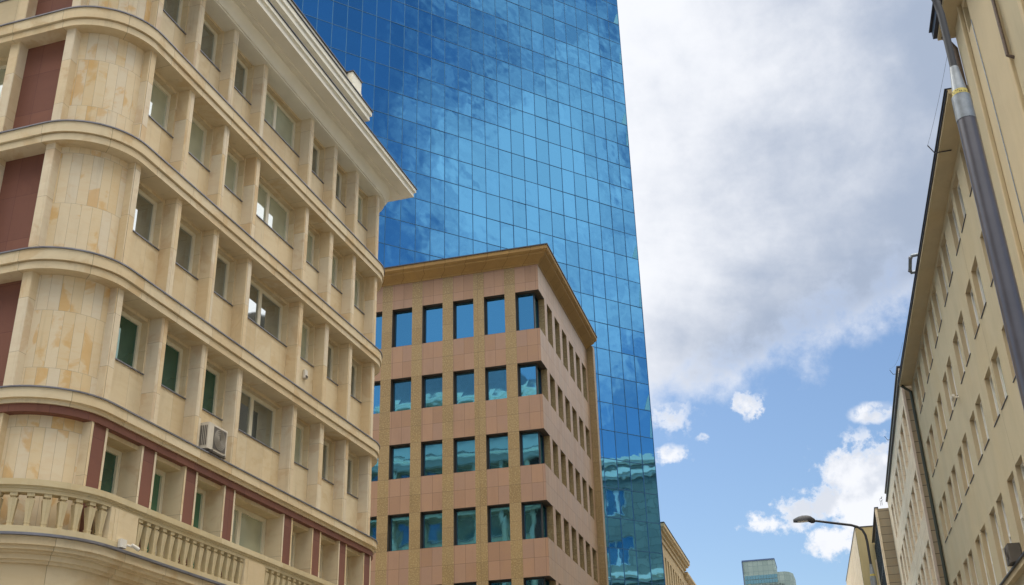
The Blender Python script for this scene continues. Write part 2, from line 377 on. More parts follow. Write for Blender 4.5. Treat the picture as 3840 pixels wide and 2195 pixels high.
# ---------------------------------------------------------------- facade with openings
def facade(mb, mp, u0, u1, z0, z1, ops, depth, mats=None, rmi=None, uvo=0):
    """front sheet split into a grid, holes at ops (ua,ub,za,zb), reveals of the given depth"""
    us = sorted({u0, u1, *[min(max(o[i], u0), u1) for o in ops for i in (0, 1)]}); zs = sorted({z0, z1, *[min(max(o[i], z0), z1) for o in ops for i in (2, 3)]})
    for i in range(len(us)-1):
        um = (us[i]+us[i+1])/2; run = None
        for j in range(len(zs)-1):
            zm = (zs[j]+zs[j+1])/2
            hole = any(o[0] < um < o[1] and o[2] < zm < o[3] for o in ops)
            if hole: continue
            a, b, c, d = us[i], us[i+1], zs[j], zs[j+1]
            mb.face([mp(a, 0, c), mp(b, 0, c), mp(b, 0, d), mp(a, 0, d)], [(a, c+EYE), (b, c+EYE), (b, d+EYE), (a, d+EYE)], mats(um, zm) if mats else 0)
    for o in ops:
        ua, ub, za, zb = max(o[0], u0), min(o[1], u1), max(o[2], z0), min(o[3], z1)
        mi = (lambda u, z: rmi) if rmi is not None else (mats or (lambda u, z: 0))
        R4 = []
        if o[0] > u0: R4.append((ua, za, ua, zb))
        if o[1] < u1: R4.append((ub, za, ub, zb))
        if not (len(o) > 4 and o[4]):
            if o[2] > z0: R4.append((ua, za, ub, za))
            if o[3] < z1: R4.append((ua, zb, ub, zb))
        for a, c, b, d in R4:
            vert = a == b
            uv = [(0, c+EYE), (0, d+EYE), (depth, d+EYE), (depth, c+EYE)] if vert else [(a, 0), (b, 0), (b, depth), (a, depth)]
            mb.face([mp(a, 0, c), mp(b, 0, d), mp(b, depth, d), mp(a, depth, c)], uv, mi(a + (.01 if a > (ua+ub)/2 else -.01), c))

_wc = {}
def window(parent, kind, w_, h, loc, rz, frame_m, glass_m, fw=.07, fd=.07, mull=(), trans=(), sill=None, sill_m=None, name='window', inset=.035):
    """one window, centred in u, bottom at z; local y is the way in. Frame mesh > pane, sill"""
    key = (kind, round(w_, 3), round(h, 3), fw, mull, trans, sill, frame_m.name)
    if key not in _wc:
        f = MB(); a = w_/2
        f.box(-a, -a+fw, 0, fd, 0, h); f.box(a-fw, a, 0, fd, 0, h)
        f.box(-a+fw, a-fw, 0, fd, 0, fw, skip='lr'); f.box(-a+fw, a-fw, 0, fd, h-fw, h, skip='lr')
        for x in mull: f.box(x-fw*.75, x+fw*.75, .004, fd, fw, h-fw, skip='tb')
        for z in trans: f.box(-a+fw, a-fw, .006, fd, z-fw*.7, z+fw*.7, skip='lr')
        s_ = None
        if sill:
            sm = MB(); sm.box(-a-.03, a+.03, -sill, .02, -.022, .003); s_ = sm.mesh('sill', sill_m)
        _wc[key] = (f.mesh('window_frame', frame_m), s_, {})
    fm, sm, pm = _wc[key]
    o = link(name, fm, parent, loc, rz)
    cell = random.randint(0, 5)
    gk = (glass_m.name, cell)
    if gk not in pm:
        p = MB(); a = w_/2 - fw*.6; uv = [(cell+.1, .1), (cell+.9, .1), (cell+.9, .9), (cell+.1, .9)]
        tl = [random.uniform(-.003, .003) for _ in range(4)]
        p.face([(-a, inset+tl[0], fw*.6), (a, inset+tl[1], fw*.6), (a, inset+tl[2], h-fw*.6), (-a, inset+tl[3], h-fw*.6)], uv)
        pm[gk] = p.mesh('pane', glass_m)
    link('pane', pm[gk], o)
    if sm: link('sill', sm, o)
    return o

# ================================================================ GROUND
def struct(name, mb, m):
    o = mb.build(name, m); o['kind'] = 'structure'; return o
def ground_mat(name, c, s=8, bw=None, bh=None):
    m, t, b = mat(name); o = obs(t)
    n = t.noise(o, s, 7, .7); n2 = t.noise(o, .4, 4)
    base = t.mix(n, tuple(x*.8 for x in c), tuple(x*1.2 for x in c)); base = t.mix(t.m('MULTIPLY', n2, .4), base, tuple(x*.7 for x in c))
    if bw:
        br = t.new('ShaderNodeTexBrick'); t.put(br.inputs['Vector'], o); br.inputs['Scale'].default_value = 1
        br.inputs['Brick Width'].default_value = bw; br.inputs['Row Height'].default_value = bh; br.inputs['Mortar Size'].default_value = .008
        base = t.mix(br.outputs['Fac'], base, tuple(x*.4 for x in c))
    t.put(b.inputs['Base Color'], base); b.inputs['Roughness'].default_value = .9; return m
g = MB(); g.box(-2500, 2500, -2500, 2500, -.5, -.12); struct('ground', g, ground_mat('city_ground', (.22, .21, .19), .5))
g = MB(); g.box(-9.5, .6, -300, 700, -.118, -.112); g.box(-300, -9.5, 3, 12, -.118, -.112, skip='r'); struct('road', g, ground_mat('asphalt', (.055, .055, .056), 14))
g = MB(); g.box(.75, 7.2, -300, 700, -.11, 0.0); g.box(-300, -9.65, 12.1, 60, -.11, 0.0); g.box(-12.4, -9.65, 60.0, 700, -.11, 0, skip='f'); g.box(-300, -9.65, -300, 2.9, -.11, 0)
struct('pavement', g, ground_mat('concrete_slabs', (.34, .32, .29), 6, .5, .5))
g = MB(); g.box(.6, .75, -300, 700, -.11, .012); g.box(-9.65, -9.5, 12.1, 700, -.11, .012); struct('kerb', g, plain('granite_kerb', (.30, .29, .28), .8))
g = MB()
for k in range(-10, 60): g.box(-4.57, -4.43, k*6.0, k*6.0+3, -.111, -.106)
struct('road_marking', g, plain('white_road_paint', (.70, .70, .68), .7))

# ================================================================ LEFT: SANDSTONE CORNER BUILDING
aL = R(2.37); drL = Vector((math.sin(aL), math.cos(aL), 0)); nL = Vector((-math.cos(aL), math.sin(aL), 0))
# local frame: x along the street facade, y into the building (0 at the pier faces), z above ground
LB = thing('stone_building', 'beige sandstone building with rounded corner, red panels and balustrade, left of the street', 'building',
           nL*15.0, math.atan2(drL.y, drL.x))
E_ = EYE
S0, RC, SE = 17.53, 1.45, 33.85
CX0, CX1 = S0+RC, SE-RC
DEPTH = 16.0
def outline(n=14):
    return [(S0, DEPTH)] + arc(CX0, RC, RC, 180, 270, n) + arc(CX1, RC, RC, 270, 360, n) + [(SE, DEPTH)]
OUT = outline()
PR = [19.12, 20.87, 22.62, 24.34, 27.39, 29.12, 30.83, 32.60]; PW = .24
SOF = {'A': 20.97, 'B': 17.67, 'C': 14.40, 'D': 11.12}      # soffit heights
COP = {'B': 18.17, 'C': 14.88, 'D': 11.60, 'E': 8.40}       # coping heights
rows = [('A', COP['B'], SOF['A'], 19.55), ('B', COP['C'], SOF['B'], 16.24), ('C', COP['D'], SOF['C'], 12.98), ('D', COP['E'], SOF['D'], 9.72)]
def zz(z): return z + E_
# bands (solid slabs) with groove and dark coping
for nm in ('B', 'C', 'D'):
    zb, zt = zz(SOF[nm]), zz(COP[nm])
    b = MB(); b.sweep(OUT, [(-1.1, zb), (.12, zb), (.12, zb+.17), (.095, zb+.175), (.095, zb+.195), (.17, zb+.20), (.17, zt-.02), (-1.1, zt-.02)], cap=False)
    bo = b.build('string_course', M_band, LB, True)
    c = MB(); c.sweep(OUT, [(-.95, zt-.018), (.20, zt-.018), (.20, zt+.012), (-.95, zt+.03)], cap=False); c.build('coping', M_lead, bo, True)
# lowest band with red course beneath
zb, zt = zz(7.90), zz(COP['E'])
b = MB(); b.sweep(OUT, [(-1.1, zb+.17), (.10, zb+.17), (.10, zb+.26), (.17, zb+.27), (.17, zt-.02), (-1.1, zt-.02)], cap=False); bo = b.build('string_course', M_band, LB, True)
c = MB(); c.sweep(OUT, [(-.95, zt-.018), (.20, zt-.018), (.20, zt+.012), (-.95, zt+.03)], cap=False); c.build('coping', M_lead, bo, True)
b = MB(); b.sweep(OUT, [(-1.1, zb), (.06, zb), (.06, zb+.168), (-1.1, zb+.168)], cap=False); b.build('red_course', M_red, LB, True)
# walls behind piers: parapets, surrounds, drum
wall = MB(); glass_l = [M_gdark, M_gblind, M_ggreen]
PAR = .36; REC = .56
def glass_for(row, i):
    if row == 'D': return [M_ggreen, M_ggreen, M_ggreen, M_gdark, M_gblind, M_gdark, M_gdark][i]
    if row == 'C': return [M_gdark, M_gdark, M_gdark, M_gdark, M_gblind, M_gdark, M_gdark][i]
    if row == 'B': return [M_gblind, M_gblind, M_gblind, M_gblind, M_gblind, M_gblind, M_gblind][i]
    return [M_gdark, M_gdark, M_gdark, M_gblind, M_gdark, M_gdark, M_gblind][i]
for nm, z0, z1, zs in rows:
    z0, z1, zs = zz(z0), zz(z1), zz(zs)
    for i in range(7):
        a, b_ = PR[i], PR[i+1] - PW
        wall.box(a-.02, b_+.02, PAR, 1.0, z0-.03, zs, skip='b')                     # parapet
        wall.box(a-.02, a+.055, PAR, 1.0, zs+.002, z1+.02); wall.box(b_-.055, b_+.02, PAR, 1.0, zs+.002, z1+.02)   # surround
        wall.box(a+.057, b_-.057, PAR+.03, 1.0, z1-.085, z1+.02)
        c_ = (a+b_)/2; ww = (b_-a) - .11; hh = z1-.085-zs
        mull = (.06,) if i == 3 else ()
        window(LB, 'left', ww, hh, (c_, REC-.02, zs), 0, M_frame, glass_for(nm, i), fw=.10, fd=.10, mull=mull, sill=.215, sill_m=M_lead, inset=.045)
    for p in PR:                                                                     # piers
        m_ = MB(); m_.cbox(p-PW, p, 0, 1.0, z0-.02, z1+.01, .028)
        m_.build('pier', M_pier, LB)
    # corner drums
    for cx, a0, a1 in ((CX0, 183, 267), (CX1, 273, 357)):
        d = MB(); P = arc(cx, RC, RC-.20, a0, a1, 12)
        d.sweep(P, [(0, z0-.03), (0, z1+.02), (-.6, z1+.02), (-.6, z0-.03)], cap=False); d.build('corner_drum', M_drum, LB, True)
    # returns beside the drums and side elevations
    for sgn, sx0 in ((1, S0), (-1, SE)):
        T = lambda s_, w0: (sx0 + sgn*s_, sx0 + sgn*w0)
        for j, (d0, d1) in enumerate([(1.20, 1.46), (2.81, 3.09), (4.62, 4.90), (6.4, 6.68), (8.2, 8.48), (10.0, 10.28), (11.8, 12.08), (13.6, 13.88)]):
            m_ = MB(); m_.cbox(*T(0, .9), d0, d1, z0-.02, z1+.01, .018); m_.build('pier', M_pier, LB)
        for k_, (d0, d1) in enumerate([(1.46, 2.81)]):
            m_ = MB(); m_.box(*T(.30, .9), d0, d1, z0-.02, z1+.01); m_.build('red_panel', M_red, LB)
        for (d0, d1) in [(3.09, 4.62), (4.90, 6.4), (6.68, 8.2), (8.48, 10.0), (10.28, 11.8), (12.08, 13.6)]:
            wall.box(*T(PAR, 1.0), d0-.02, d1+.02, z0-.03, zs, skip='b')
            wall.box(*T(PAR, 1.0), d0-.02, d0+.055, zs+.002, z1+.02); wall.box(*T(PAR, 1.0), d1-.055, d1+.02, zs+.002, z1+.02)
            wall.box(*T(PAR+.03, 1.0), d0+.057, d1-.057, z1-.085, z1+.02)
            window(LB, 'left', d1-d0-.11, z1-.085-zs, (sx0+sgn*(REC-.02), (d0+d1)/2, zs), R(-90*sgn), M_frame, M_gblind if nm in 'AB' else M_gdark, fw=.10, fd=.10, sill=.215, sill_m=M_lead, inset=.045)
        wall.box(*T(.2, 1.0), 13.88, DEPTH, z0-.03, z1+.02)
# balcony storey: red panels with cream strips
zE0, zE1 = zz(4.9), zz(7.90)
RP = [(18.70, 19.11), (20.48, 20.90), (22.19, 22.61), (23.95, 24.35), (27.00, 27.41), (28.72, 29.14), (30.45, 30.86), (32.20, 32.62)]
for i, (a, b_) in enumerate(RP):
    m_ = MB(); m_.box(a-.07, a-.002, -.012, 1.0, zE0, zE1+.005); m_.box(b_+.002, b_+.07, -.012, 1.0, zE0, zE1+.005); m_.build('cream_strip', M_frame if 0 else M_pier, LB)
    m_ = MB(); m_.box(a, b_, .0, 1.0, zE0, zE1+.004); m_.build('red_panel', M_red, LB)
for i in range(7):
    a, b_ = RP[i][1]+.07, RP[i+1][0]-.07; ww = b_-a-.02
    wall.box(a-.01, b_+.01, .75, 1.1, zz(4.9), zz(5.5)); wall.box(a-.01, b_+.01, .10, 1.1, zE1-.10, zE1+.004)
    window(LB, 'left_e', ww, zE1-.10-zz(5.5), ((a+b_)/2, .50, zz(5.5)), 0, M_frame, [M_ggreen, M_ggrn2, M_ggrn2, M_gblind, M_gdark, M_gdark, M_gdark][i], fw=.11, fd=.12, mull=(-.12,) if i == 3 else (), inset=.06)
for cx, a0, a1 in ((CX0, 184, 266), (CX1, 276, 356)):
    d = MB(); P = arc(cx, RC, RC-.16, a0, a1, 12)
    d.sweep(P, [(0, zE0), (0, zE1+.004), (-.6, zE1+.004), (-.6, zE0)], cap=False); d.build('corner_drum', M_drum, LB, True)
for sgn, sx0 in ((1, S0), (-1, SE)):
    T = lambda s_, w0: (sx0 + sgn*s_, sx0 + sgn*w0)
    m_ = MB(); m_.box(*T(0, .9), 1.30, 1.46, zE0, zE1+.005); m_.build('cream_strip', M_pier, LB)
    m_ = MB(); m_.box(*T(.02, .9), 1.462, 2.9, zE0, zE1+.005); m_.build('red_panel', M_red, LB)
    wall.box(*T(.2, .95), 2.9, DEPTH, zE0, zE1+.004)
wall.box(S0+.98, SE-.98, 1.0, DEPTH, zz(4.0), zz(21.4))                              # body behind
wall.build('wall', M_pan, LB)
# cove cornice and eaves
zc = zz(20.97)
b = MB(); b.sweep(OUT, [(-1.1, zc), (.10, zc), (.10, zc+.05), (.14, zc+.055), (.16, zc+.13), (.20, zc+.22), (.26, zc+.31), (.31, zc+.36), (.31, zc+.40), (-1.1, zc+.40)], cap=False)
co = b.build('cove_cornice', M_corn, LB, True)
SQ = [(S0-.0, DEPTH), (S0-.0, 0), (32.80, 0), (32.80, DEPTH)]
b = MB(); b.sweep(SQ, [(-1.2, zc+.405), (.46, zc+.405), (.47, zc+.45), (.88, zc+.45), (.88, zc+.60), (.90, zc+.62), (.90, zc+.64), (.95, zc+.66), (.95, zc+.80), (-1.2, zc+.80)], cap=False)
b.build('eaves', M_corn, LB)
b = MB(); b.sweep(SQ, [(-1.2, zc+.802), (.985, zc+.802), (.985, zc+.835), (-1.2, zc+.87)], cap=False); b.build('roof_flashing', M_flash, LB)
# setback attic with its own cornice
SQ2 = [(S0+1.2, DEPTH-1), (S0+1.2, .30), (31.28, .30), (31.28, DEPTH-1)]
b = MB(); b.sweep(SQ2, [(0, zz(21.7)), (0, zz(23.45)), (.05, zz(23.45)), (.05, zz(23.62)), (.27, zz(23.68)), (.27, zz(23.86)), (.33, zz(23.90)), (.33, zz(24.10)), (-.3, zz(24.10)), (-.3, zz(21.7))], cap=False); b.build('attic', M_corn, LB)
b = MB(); b.sweep(SQ2, [(-.3, zz(24.103)), (.37, zz(24.103)), (.37, zz(24.14)), (-.3, zz(24.16))], cap=False); b.build('roof_flashing', M_flash, LB)
b = MB(); b.sweep([(S0+1.4, 12), (S0+1.4, .32), (30.55, .32), (30.55, 12)], [(0, zz(24.16)), (0, zz(24.86)), (-.35, zz(24.86)), (-.35, zz(24.16))], cap=False)
b.box(30.12, 30.86, .08, .9, zz(24.16), zz(24.93)); b.box(30.2, 30.78, .0, .9, zz(24.14), zz(24.30)); b.build('parapet', M_corn, LB)
b = MB(); b.sweep([(S0+1.4, 12), (S0+1.4, .32), (30.10, .32)], [(-.38, zz(24.863)), (.05, zz(24.863)), (.05, zz(24.90)), (-.38, zz(24.90))]); b.box(30.08, 30.90, .04, .95, zz(24.932), zz(24.97)); b.build('roof_flashing', M_flash, LB)
# balustrade
def off_path(o, ext=0):
    return OUT
b = MB(); b.sweep(OUT, [(.22, zz(6.12)), (.45, zz(6.12)), (.45, zz(6.19)), (.47, zz(6.20)), (.47, zz(6.23)), (.52, zz(6.25)), (.52, zz(6.37)), (.18, zz(6.40)), (.18, zz(6.20))], cap=False)
bal = b.build('balustrade', M_balu, LB, True)
b = MB(); b.sweep(OUT, [(.15, zz(5.32)), (.50, zz(5.32)), (.50, zz(5.46)), (.15, zz(5.48))], cap=False); b.build('plinth', M_balu, bal, True)
# length along the straight part and round the corner, at an offset
def at_len(s_):
    """plan point and outward normal for position s_ along the facade; left of CX0 follows the curve"""
    o = .36
    if CX0 <= s_ <= CX1: return (s_, -o), -90
    if s_ < CX0:
        r = RC + o; ang = (CX0 - s_)/r
        if ang < math.pi/2: th = math.pi*1.5 - ang; return (CX0 + r*math.cos(th), RC + r*math.sin(th)), math.degrees(th)
        return (S0-o, RC + (ang - math.pi/2)*r), 180
    r = RC + o; ang = (s_-CX1)/r; th = -math.pi/2 + ang; return (CX1 + r*math.cos(th), RC + r*math.sin(th)), math.degrees(th)
def baluster_mesh():
    m_ = MB(); lv = [(.082, 0, .0), (.082, 0, .0)]
    def ring(h0, h1, a, b2):
        Q = [(-1, -1), (1, -1), (1, 1), (-1, 1)]
        for k in range(4):
            p, q = Q[k], Q[(k+1) % 4]
            m_.face([(p[0]*a, p[1]*a, h0), (q[0]*a, q[1]*a, h0), (q[0]*b2, q[1]*b2, h1), (p[0]*b2, p[1]*b2, h1)])
    H = .645
    seq = [(.0, .048), (.06, .048), (.06, .056), (.085, .056), (.085, .044), (.53, .084), (.53, .040), (.575, .040), (.575, .070), (H, .070)]
    for (h0, a), (h1, b2) in zip(seq, seq[1:]): ring(h0, h1, a, b2)
    return m_.mesh('baluster', M_balu)
BM = baluster_mesh(); k = 0
def put_baluster(s_):
    (x, y), th = at_len(s_); link('baluster', BM, bal, (x, y, zz(5.475)), R(th+90))
for k in range(15): put_baluster(20.10 + .2975*k)
for k in range(12): put_baluster(25.52 + .2975*k)
for k in range(10): put_baluster(30.3 + .2975*k)
for k in range(13): put_baluster(18.86 - .3*k)
for a, b_ in [(19.02, 19.95), (24.36, 25.36), (29.15, 30.12)]:
    p = MB(); p.box(a, b_, -.47, -.20, zz(5.46), zz(6.14)); p.box(a+.13, b_-.13, -.485, -.3, zz(5.462), zz(6.13)); p.build('pedestal', M_pan, bal)
# cornice below the balustrade and ground-floor wall
b = MB(); b.sweep(OUT, [(-.6, zz(4.80)), (.29, zz(4.80)), (.30, zz(4.86)), (.36, zz(4.86)), (.36, zz(4.97)), (.42, zz(4.97)), (.42, zz(5.02)), (.50, zz(5.02)), (.50, zz(5.10)), (.56, zz(5.10)), (.56, zz(5.26)), (-.6, zz(5.30))], cap=False)
b.build('lower_cornice', M_band, LB)
b = MB(); b.sweep(OUT, [(.40, zz(5.265)), (.63, zz(5.262)), (.63, zz(5.31)), (.40, zz(5.335))], cap=False); b.build('balcony_flashing', M_lead, LB, True)
b = MB(); b.sweep(OUT, [(-.6, 0), (.22, 0), (.22, zz(4.802)), (-.6, zz(4.802))], cap=False); b.build('base_wall', M_band, LB, True)
b = MB(); b.box(S0+1.2, SE-1.2, .9, DEPTH, zz(21.3), zz(21.8)); b.build('roof', M_lead, LB)

def place_L(s_, d, z):
    return nL*(15.0+d) + drL*s_ + Vector((0, 0, z+EYE))
rotL = math.atan2(drL.y, drL.x)

def ac_unit(name, label, loc, rz, w_=.82, h=.56, dp=.32, body=M_acw, hang=True):
    t = thing(name, label, 'air conditioner', loc, rz)
    b = MB(); b.cbox(-w_/2, w_/2, -dp, 0, 0, h, .02); b.build('casing', body, t)
    # fan grille on the front, louvres on the end
    g_ = MB()
    cx = w_*.08; r = min(h*.42, w_*.36)
    g_.box(cx-r, cx+r, -dp-.012, -dp-.002, h/2-r, h/2+r)
    go = g_.build('fan_grille', M_acd, t)
    rr = MB()
    for k in range(5): rr.tube([(cx + r*(.2+.17*k)*math.cos(q), -dp-.018, h/2 + r*(.2+.17*k)*math.sin(q)) for q in [2*math.pi*i/20 for i in range(21)]], .005, 5, cap=False)
    rr.build('guard_ring', body, go)
    l_ = MB()
    for k in range(5):
        y = -dp+.05+k*.048; l_.box(-w_/2-.012, -w_/2-.002, y, y+.022, .08, h-.08)
    l_.build('louvre', M_acd, t)
    if hang:
        br = MB()
        for x in (-w_*.32, w_*.32): br.box(x-.02, x+.02, -dp-.06, .06, -.05, -.012); br.box(x-.02, x+.02, .02, .06, -.30, -.05)
        br.box(-w_*.38, w_*.42, -dp-.04, -dp+.02, -.07, -.05)
        br.build('bracket', M_acd, t)
    return t
ac_unit('air_conditioner', 'grey-beige air conditioner hung under a green window between two sandstone piers', place_L(23.10, PAR-.06, 8.50), rotL, .86, .66, .50)
t = thing('vent_box', 'small white box fixed to the sandstone panel just below a narrow window sill', 'vent', place_L(28.30, PAR, 12.52), rotL)
b = MB(); b.cbox(-.09, .09, -.09, 0, -.13, .13, .02); b.build('cover', M_wht, t)
b = MB(); b.box(-.06, .06, -.11, -.092, -.11, -.05); b.build('nozzle', M_acd, t)
# cctv camera on the balustrade
t = thing('security_camera', 'white security camera with junction box, fixed at the foot of the stone balustrade', 'camera', place_L(19.42, -.5, 5.36), rotL)
b = MB(); b.cbox(-.12, .08, -.10, 0, .0, .17, .02); b.build('junction_box', M_wht, t)
b = MB(); b.tube([(.07, -.10, .07), (.12, -.16, .05), (.13, -.18, .04)], .022, 10); b.build('bracket', M_wht, t)
b = MB(); b.tube([(.09, -.20, .07), (.25, -.26, .0)], [.036, .042], 12); ho = b.build('camera_body', M_wht, t, True)
b = MB(); b.tube([(.248, -.259, .001), (.262, -.264, -.004)], .034, 12); b.build('lens', M_black, ho)

# ================================================================ PINK GRANITE OFFICE BUILDING
GX, GY = -11.77, 50.0
GB = thing('granite_building', 'pink and ochre granite office block with brown cornice, in front of the glass tower', 'office building', (GX, GY, 0))
rowsG = [(22.53, 24.66), (19.02, 20.77), (15.53, 17.27), (12.02, 13.77), (8.53, 10.28), (5.03, 6.78), (1.5, 3.28)]
cols = [(-13.0 - 1.665*i, -13.0 - 1.665*i + 1.10) for i in range(1, 9)]
mpF = lambda u, d, z: (u-GX, d, z+EYE)
wl = MB(); ops = [(a, b_, z0, z1) for a, b_ in cols for z0, z1 in rowsG] + [(-13.0, GX, z0, z1, True) for z0, z1 in rowsG]
xl = cols[-1][0]-.56
def matF(u, z):
    for a, b_ in cols + [(-13.0, GX)]:
        if a-.002 < u < b_+.002: return 0
    return 1
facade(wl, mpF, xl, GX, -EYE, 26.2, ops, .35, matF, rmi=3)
ycols = [(51.75+1.73*j, 51.75+1.73*j+1.13) for j in range(6)]
mpS = lambda u, d, z: (-d, u-GY, z+EYE)
ops = [(a, b_, z0, z1) for a, b_ in ycols for z0, z1 in rowsG] + [(GY, 51.22, z0, z1, True) for z0, z1 in rowsG]
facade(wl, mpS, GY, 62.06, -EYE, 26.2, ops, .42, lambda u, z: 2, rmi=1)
for z0, z1 in rowsG:          # floor and head of the corner windows
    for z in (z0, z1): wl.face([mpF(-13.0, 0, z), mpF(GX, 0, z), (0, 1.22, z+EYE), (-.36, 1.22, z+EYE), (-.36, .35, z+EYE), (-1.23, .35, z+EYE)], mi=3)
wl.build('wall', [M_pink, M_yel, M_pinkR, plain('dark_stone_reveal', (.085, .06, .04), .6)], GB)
b = MB(); b.box(xl-GX, -.6, .6, 12.0, 0, 26.2+EYE); b.build('core', M_dframe, GB)
b = MB(); b.box(-.9, .39, 12.06, 12.6, 0, zz(26.3)); b.build('end_pier', M_yel, GB)
for r_i, (z0, z1) in enumerate(rowsG):
    for a, b_ in cols:
        window(GB, 'g', b_-a, z1-z0, ((a+b_)/2-GX, .27, z0+EYE), 0, M_dframe, M_gblue, fw=.075, fd=.10, inset=.05)
    for a, b_ in ycols:
        window(GB, 'gs', b_-a, z1-z0, (-.33, (a+b_)/2-GY, z0+EYE), R(90), M_dframe, M_gblue, fw=.05, fd=.10, inset=.05)
    # corner window: front light, post, side light
    window(GB, 'gc', .92, z1-z0, (-1.23+.46, .29, z0+EYE), 0, M_dframe, M_gblue, fw=.06, fd=.10, inset=.05, name='corner_window')
    window(GB, 'gd', .80, z1-z0, (-.31, .42+.40, z0+EYE), R(90), M_dframe, M_gblue, fw=.05, fd=.10, inset=.05, name='corner_window')
PG = [(xl-GX, 0), (0, 0), (0, 12.06)]
b = MB(); b.sweep(PG, [(-.5, zz(26.09)), (.03, zz(26.09)), (.05, zz(26.16)), (.50, zz(26.44)), (.52, zz(26.50)), (.60, zz(26.54)), (.68, zz(26.60)), (.69, zz(26.78)), (-.5, zz(26.80))]); b.build('cornice', M_bcorn, GB)
b = MB(); b.sweep(PG, [(-.5, zz(26.803)), (.73, zz(26.785)), (.73, zz(26.84)), (-.5, zz(26.88))]); b.build('roof_flashing', M_flash, GB)

# ================================================================ GLASS TOWER
aT = R(43.09); drT = Vector((math.sin(aT), math.cos(aT), 0)); nT = Vector((-math.cos(aT), math.sin(aT), 0))
K = 1.5; SR = 41.08*K; PWT = .940*K; PHT = 1.712*K; ZT0 = 53.28*K
NC, = (34,); NUP, NDN = 10, 32
TB = thing('glass_tower', 'tall blue mirror-glass tower with a square grid of panes, behind the granite office block', 'tower', nT*(50*K) + drT*(SR), math.atan2(drT.y, drT.x))
# local x runs along the face towards the right end (0 at the corner), negative to the left
cells = [(c, r) for c in range(NC) for r in range(-NUP, NDN)]
cinv = cam.matrix_world.inverted()
def scr(p):
    q = cinv @ p; return (q.x/-q.z*1.0956*2, q.y/-q.z*1.0956*2) if q.z < 0 else (9, 9)
def pane_pts(c, r):
    x1 = -c*PWT; x0 = x1-PWT; z1 = ZT0 + EYE - r*PHT; z0 = max(0, z1-PHT)
    return x0, x1, z0, z1
def area(c, r):
    x0, x1, z0, z1 = pane_pts(c, r)
    P = [scr(nT*(50*K) + drT*(SR+x) + Vector((0, 0, z))) for x, z in ((x0, z0), (x1, z0), (x1, z1), (x0, z1))]
    cxs = sum(p[0] for p in P)/4; cys = sum(p[1] for p in P)/4
    if abs(cxs) > 1.02 or abs(cys) > .585: return 0
    if cxs < -.24 and cys < .32: return 0
    if cys < -.10 and cxs < .10: return 0
    return abs(sum(P[i][0]*P[(i+1) % 4][1]-P[(i+1) % 4][0]*P[i][1] for i in range(4)))/2
big100 = set(sorted(cells, key=lambda q: -area(*q))[:100])
rest = MB()
rnd = random.Random(3)
for c, r in cells:
    x0, x1, z0, z1 = pane_pts(c, r)
    if z1 <= 0.3: continue
    j = [rnd.uniform(-.008, .008) for _ in range(3)]
    pts = [(x0, j[0], z0), (x1, j[1], z0), (x1, j[1]+j[2]-j[0], z1), (x0, j[2], z1)]
    uv = [(c+.02, r+.02+50), (c+.98, r+50.02), (c+.98, r+50.98), (c+.02, r+50.98)]
    if (c, r) in big100:
        p = MB(); p.face(pts, uv); p.build('glass_pane', M_tower, TB)
    else: rest.face(pts, uv)
o = rest.build('glass_pane', M_tower, TB); o['kind'] = 'stuff'
g = MB(); zt = ZT0 + EYE + NUP*PHT
for c in range(NC+1): g.box(-c*PWT-.019, -c*PWT+.019, -.035, .03, 0, zt)
for r in range(-NUP, NDN+1):
    z = ZT0 + EYE - r*PHT
    if z > 0.2:
        for c in range(NC): g.box(-(c+1)*PWT+.021, -c*PWT-.021, -.030, .03, z-.024, z+.024, skip='lr')
g.build('mullion_grid', M_mull, TB)
b = MB(); b.box(-NC*PWT, -.05, .12, 30, 0, zt); b.build('core', M_mull, TB)
M_shard = plain('painted_sky_shard', (.10, .36, .52), .35, 0, .06)  # pale slivers laid over the corner glass, coloured like sky seen through it
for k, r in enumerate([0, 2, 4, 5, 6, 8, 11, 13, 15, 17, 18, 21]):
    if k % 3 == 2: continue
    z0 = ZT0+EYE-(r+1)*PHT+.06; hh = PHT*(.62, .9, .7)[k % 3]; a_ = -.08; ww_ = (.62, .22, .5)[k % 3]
    b = MB(); b.face([(a_-ww_, -.012, z0), (a_, -.012, z0), (a_, -.012, z0+hh), (a_-ww_*.45, -.012, z0+hh*.62)]); b.build('corner_sky_shard', M_shard, TB)
b = MB()
for r in range(-NUP, NDN):
    z1 = ZT0+EYE-r*PHT; z0 = z1-PHT
    if z1 > .3:
        for c in range(20): b.face([(0, c*1.5+.02, max(z0, 0)+.02), (0, c*1.5+1.48, max(z0, 0)+.02), (0, c*1.5+1.48, z1-.02), (0, c*1.5+.02, z1-.02)], [(c, r+50), (c+1, r+50), (c+1, r+51), (c, r+51)])
b.build('side_glazing', M_tower, TB)

# ================================================================ RIGHT: OCHRE STUCCO BUILDING
aR = R(-1.148); drR = Vector((math.sin(aR), math.cos(aR), 0)); nR = Vector((math.cos(aR), -math.sin(aR), 0))
rotR = math.atan2(-drR.y, -drR.x)        # local x = -s, local y into the building
SB = thing('stucco_building', 'ochre stucco office building with rows of paired windows and a deep eave, on the right', 'building', nR*7.5 + drR*33.0, rotR)
mpR = lambda s_, d, z: (33.0-s_, d, z+EYE)
starts = [37.65, 39.55, 42.40, 44.38, 47.20, 49.10, 51.85, 53.78, 56.55, 58.42]
starts = [33.2, 34.95] + starts
rowsR = [(19.2, 21.03), (15.76, 17.58), (12.38, 14.17), (7.64, 10.40), (3.9, 6.4), (.6, 3.0)]
WW = 1.36
wl = MB(); ops = [(s_, s_+WW, z0, z1) for s_ in starts for z0, z1 in rowsR]
facade(wl, mpR, 33.0, 61.55, -EYE, 21.3, ops, .32, rmi=1)
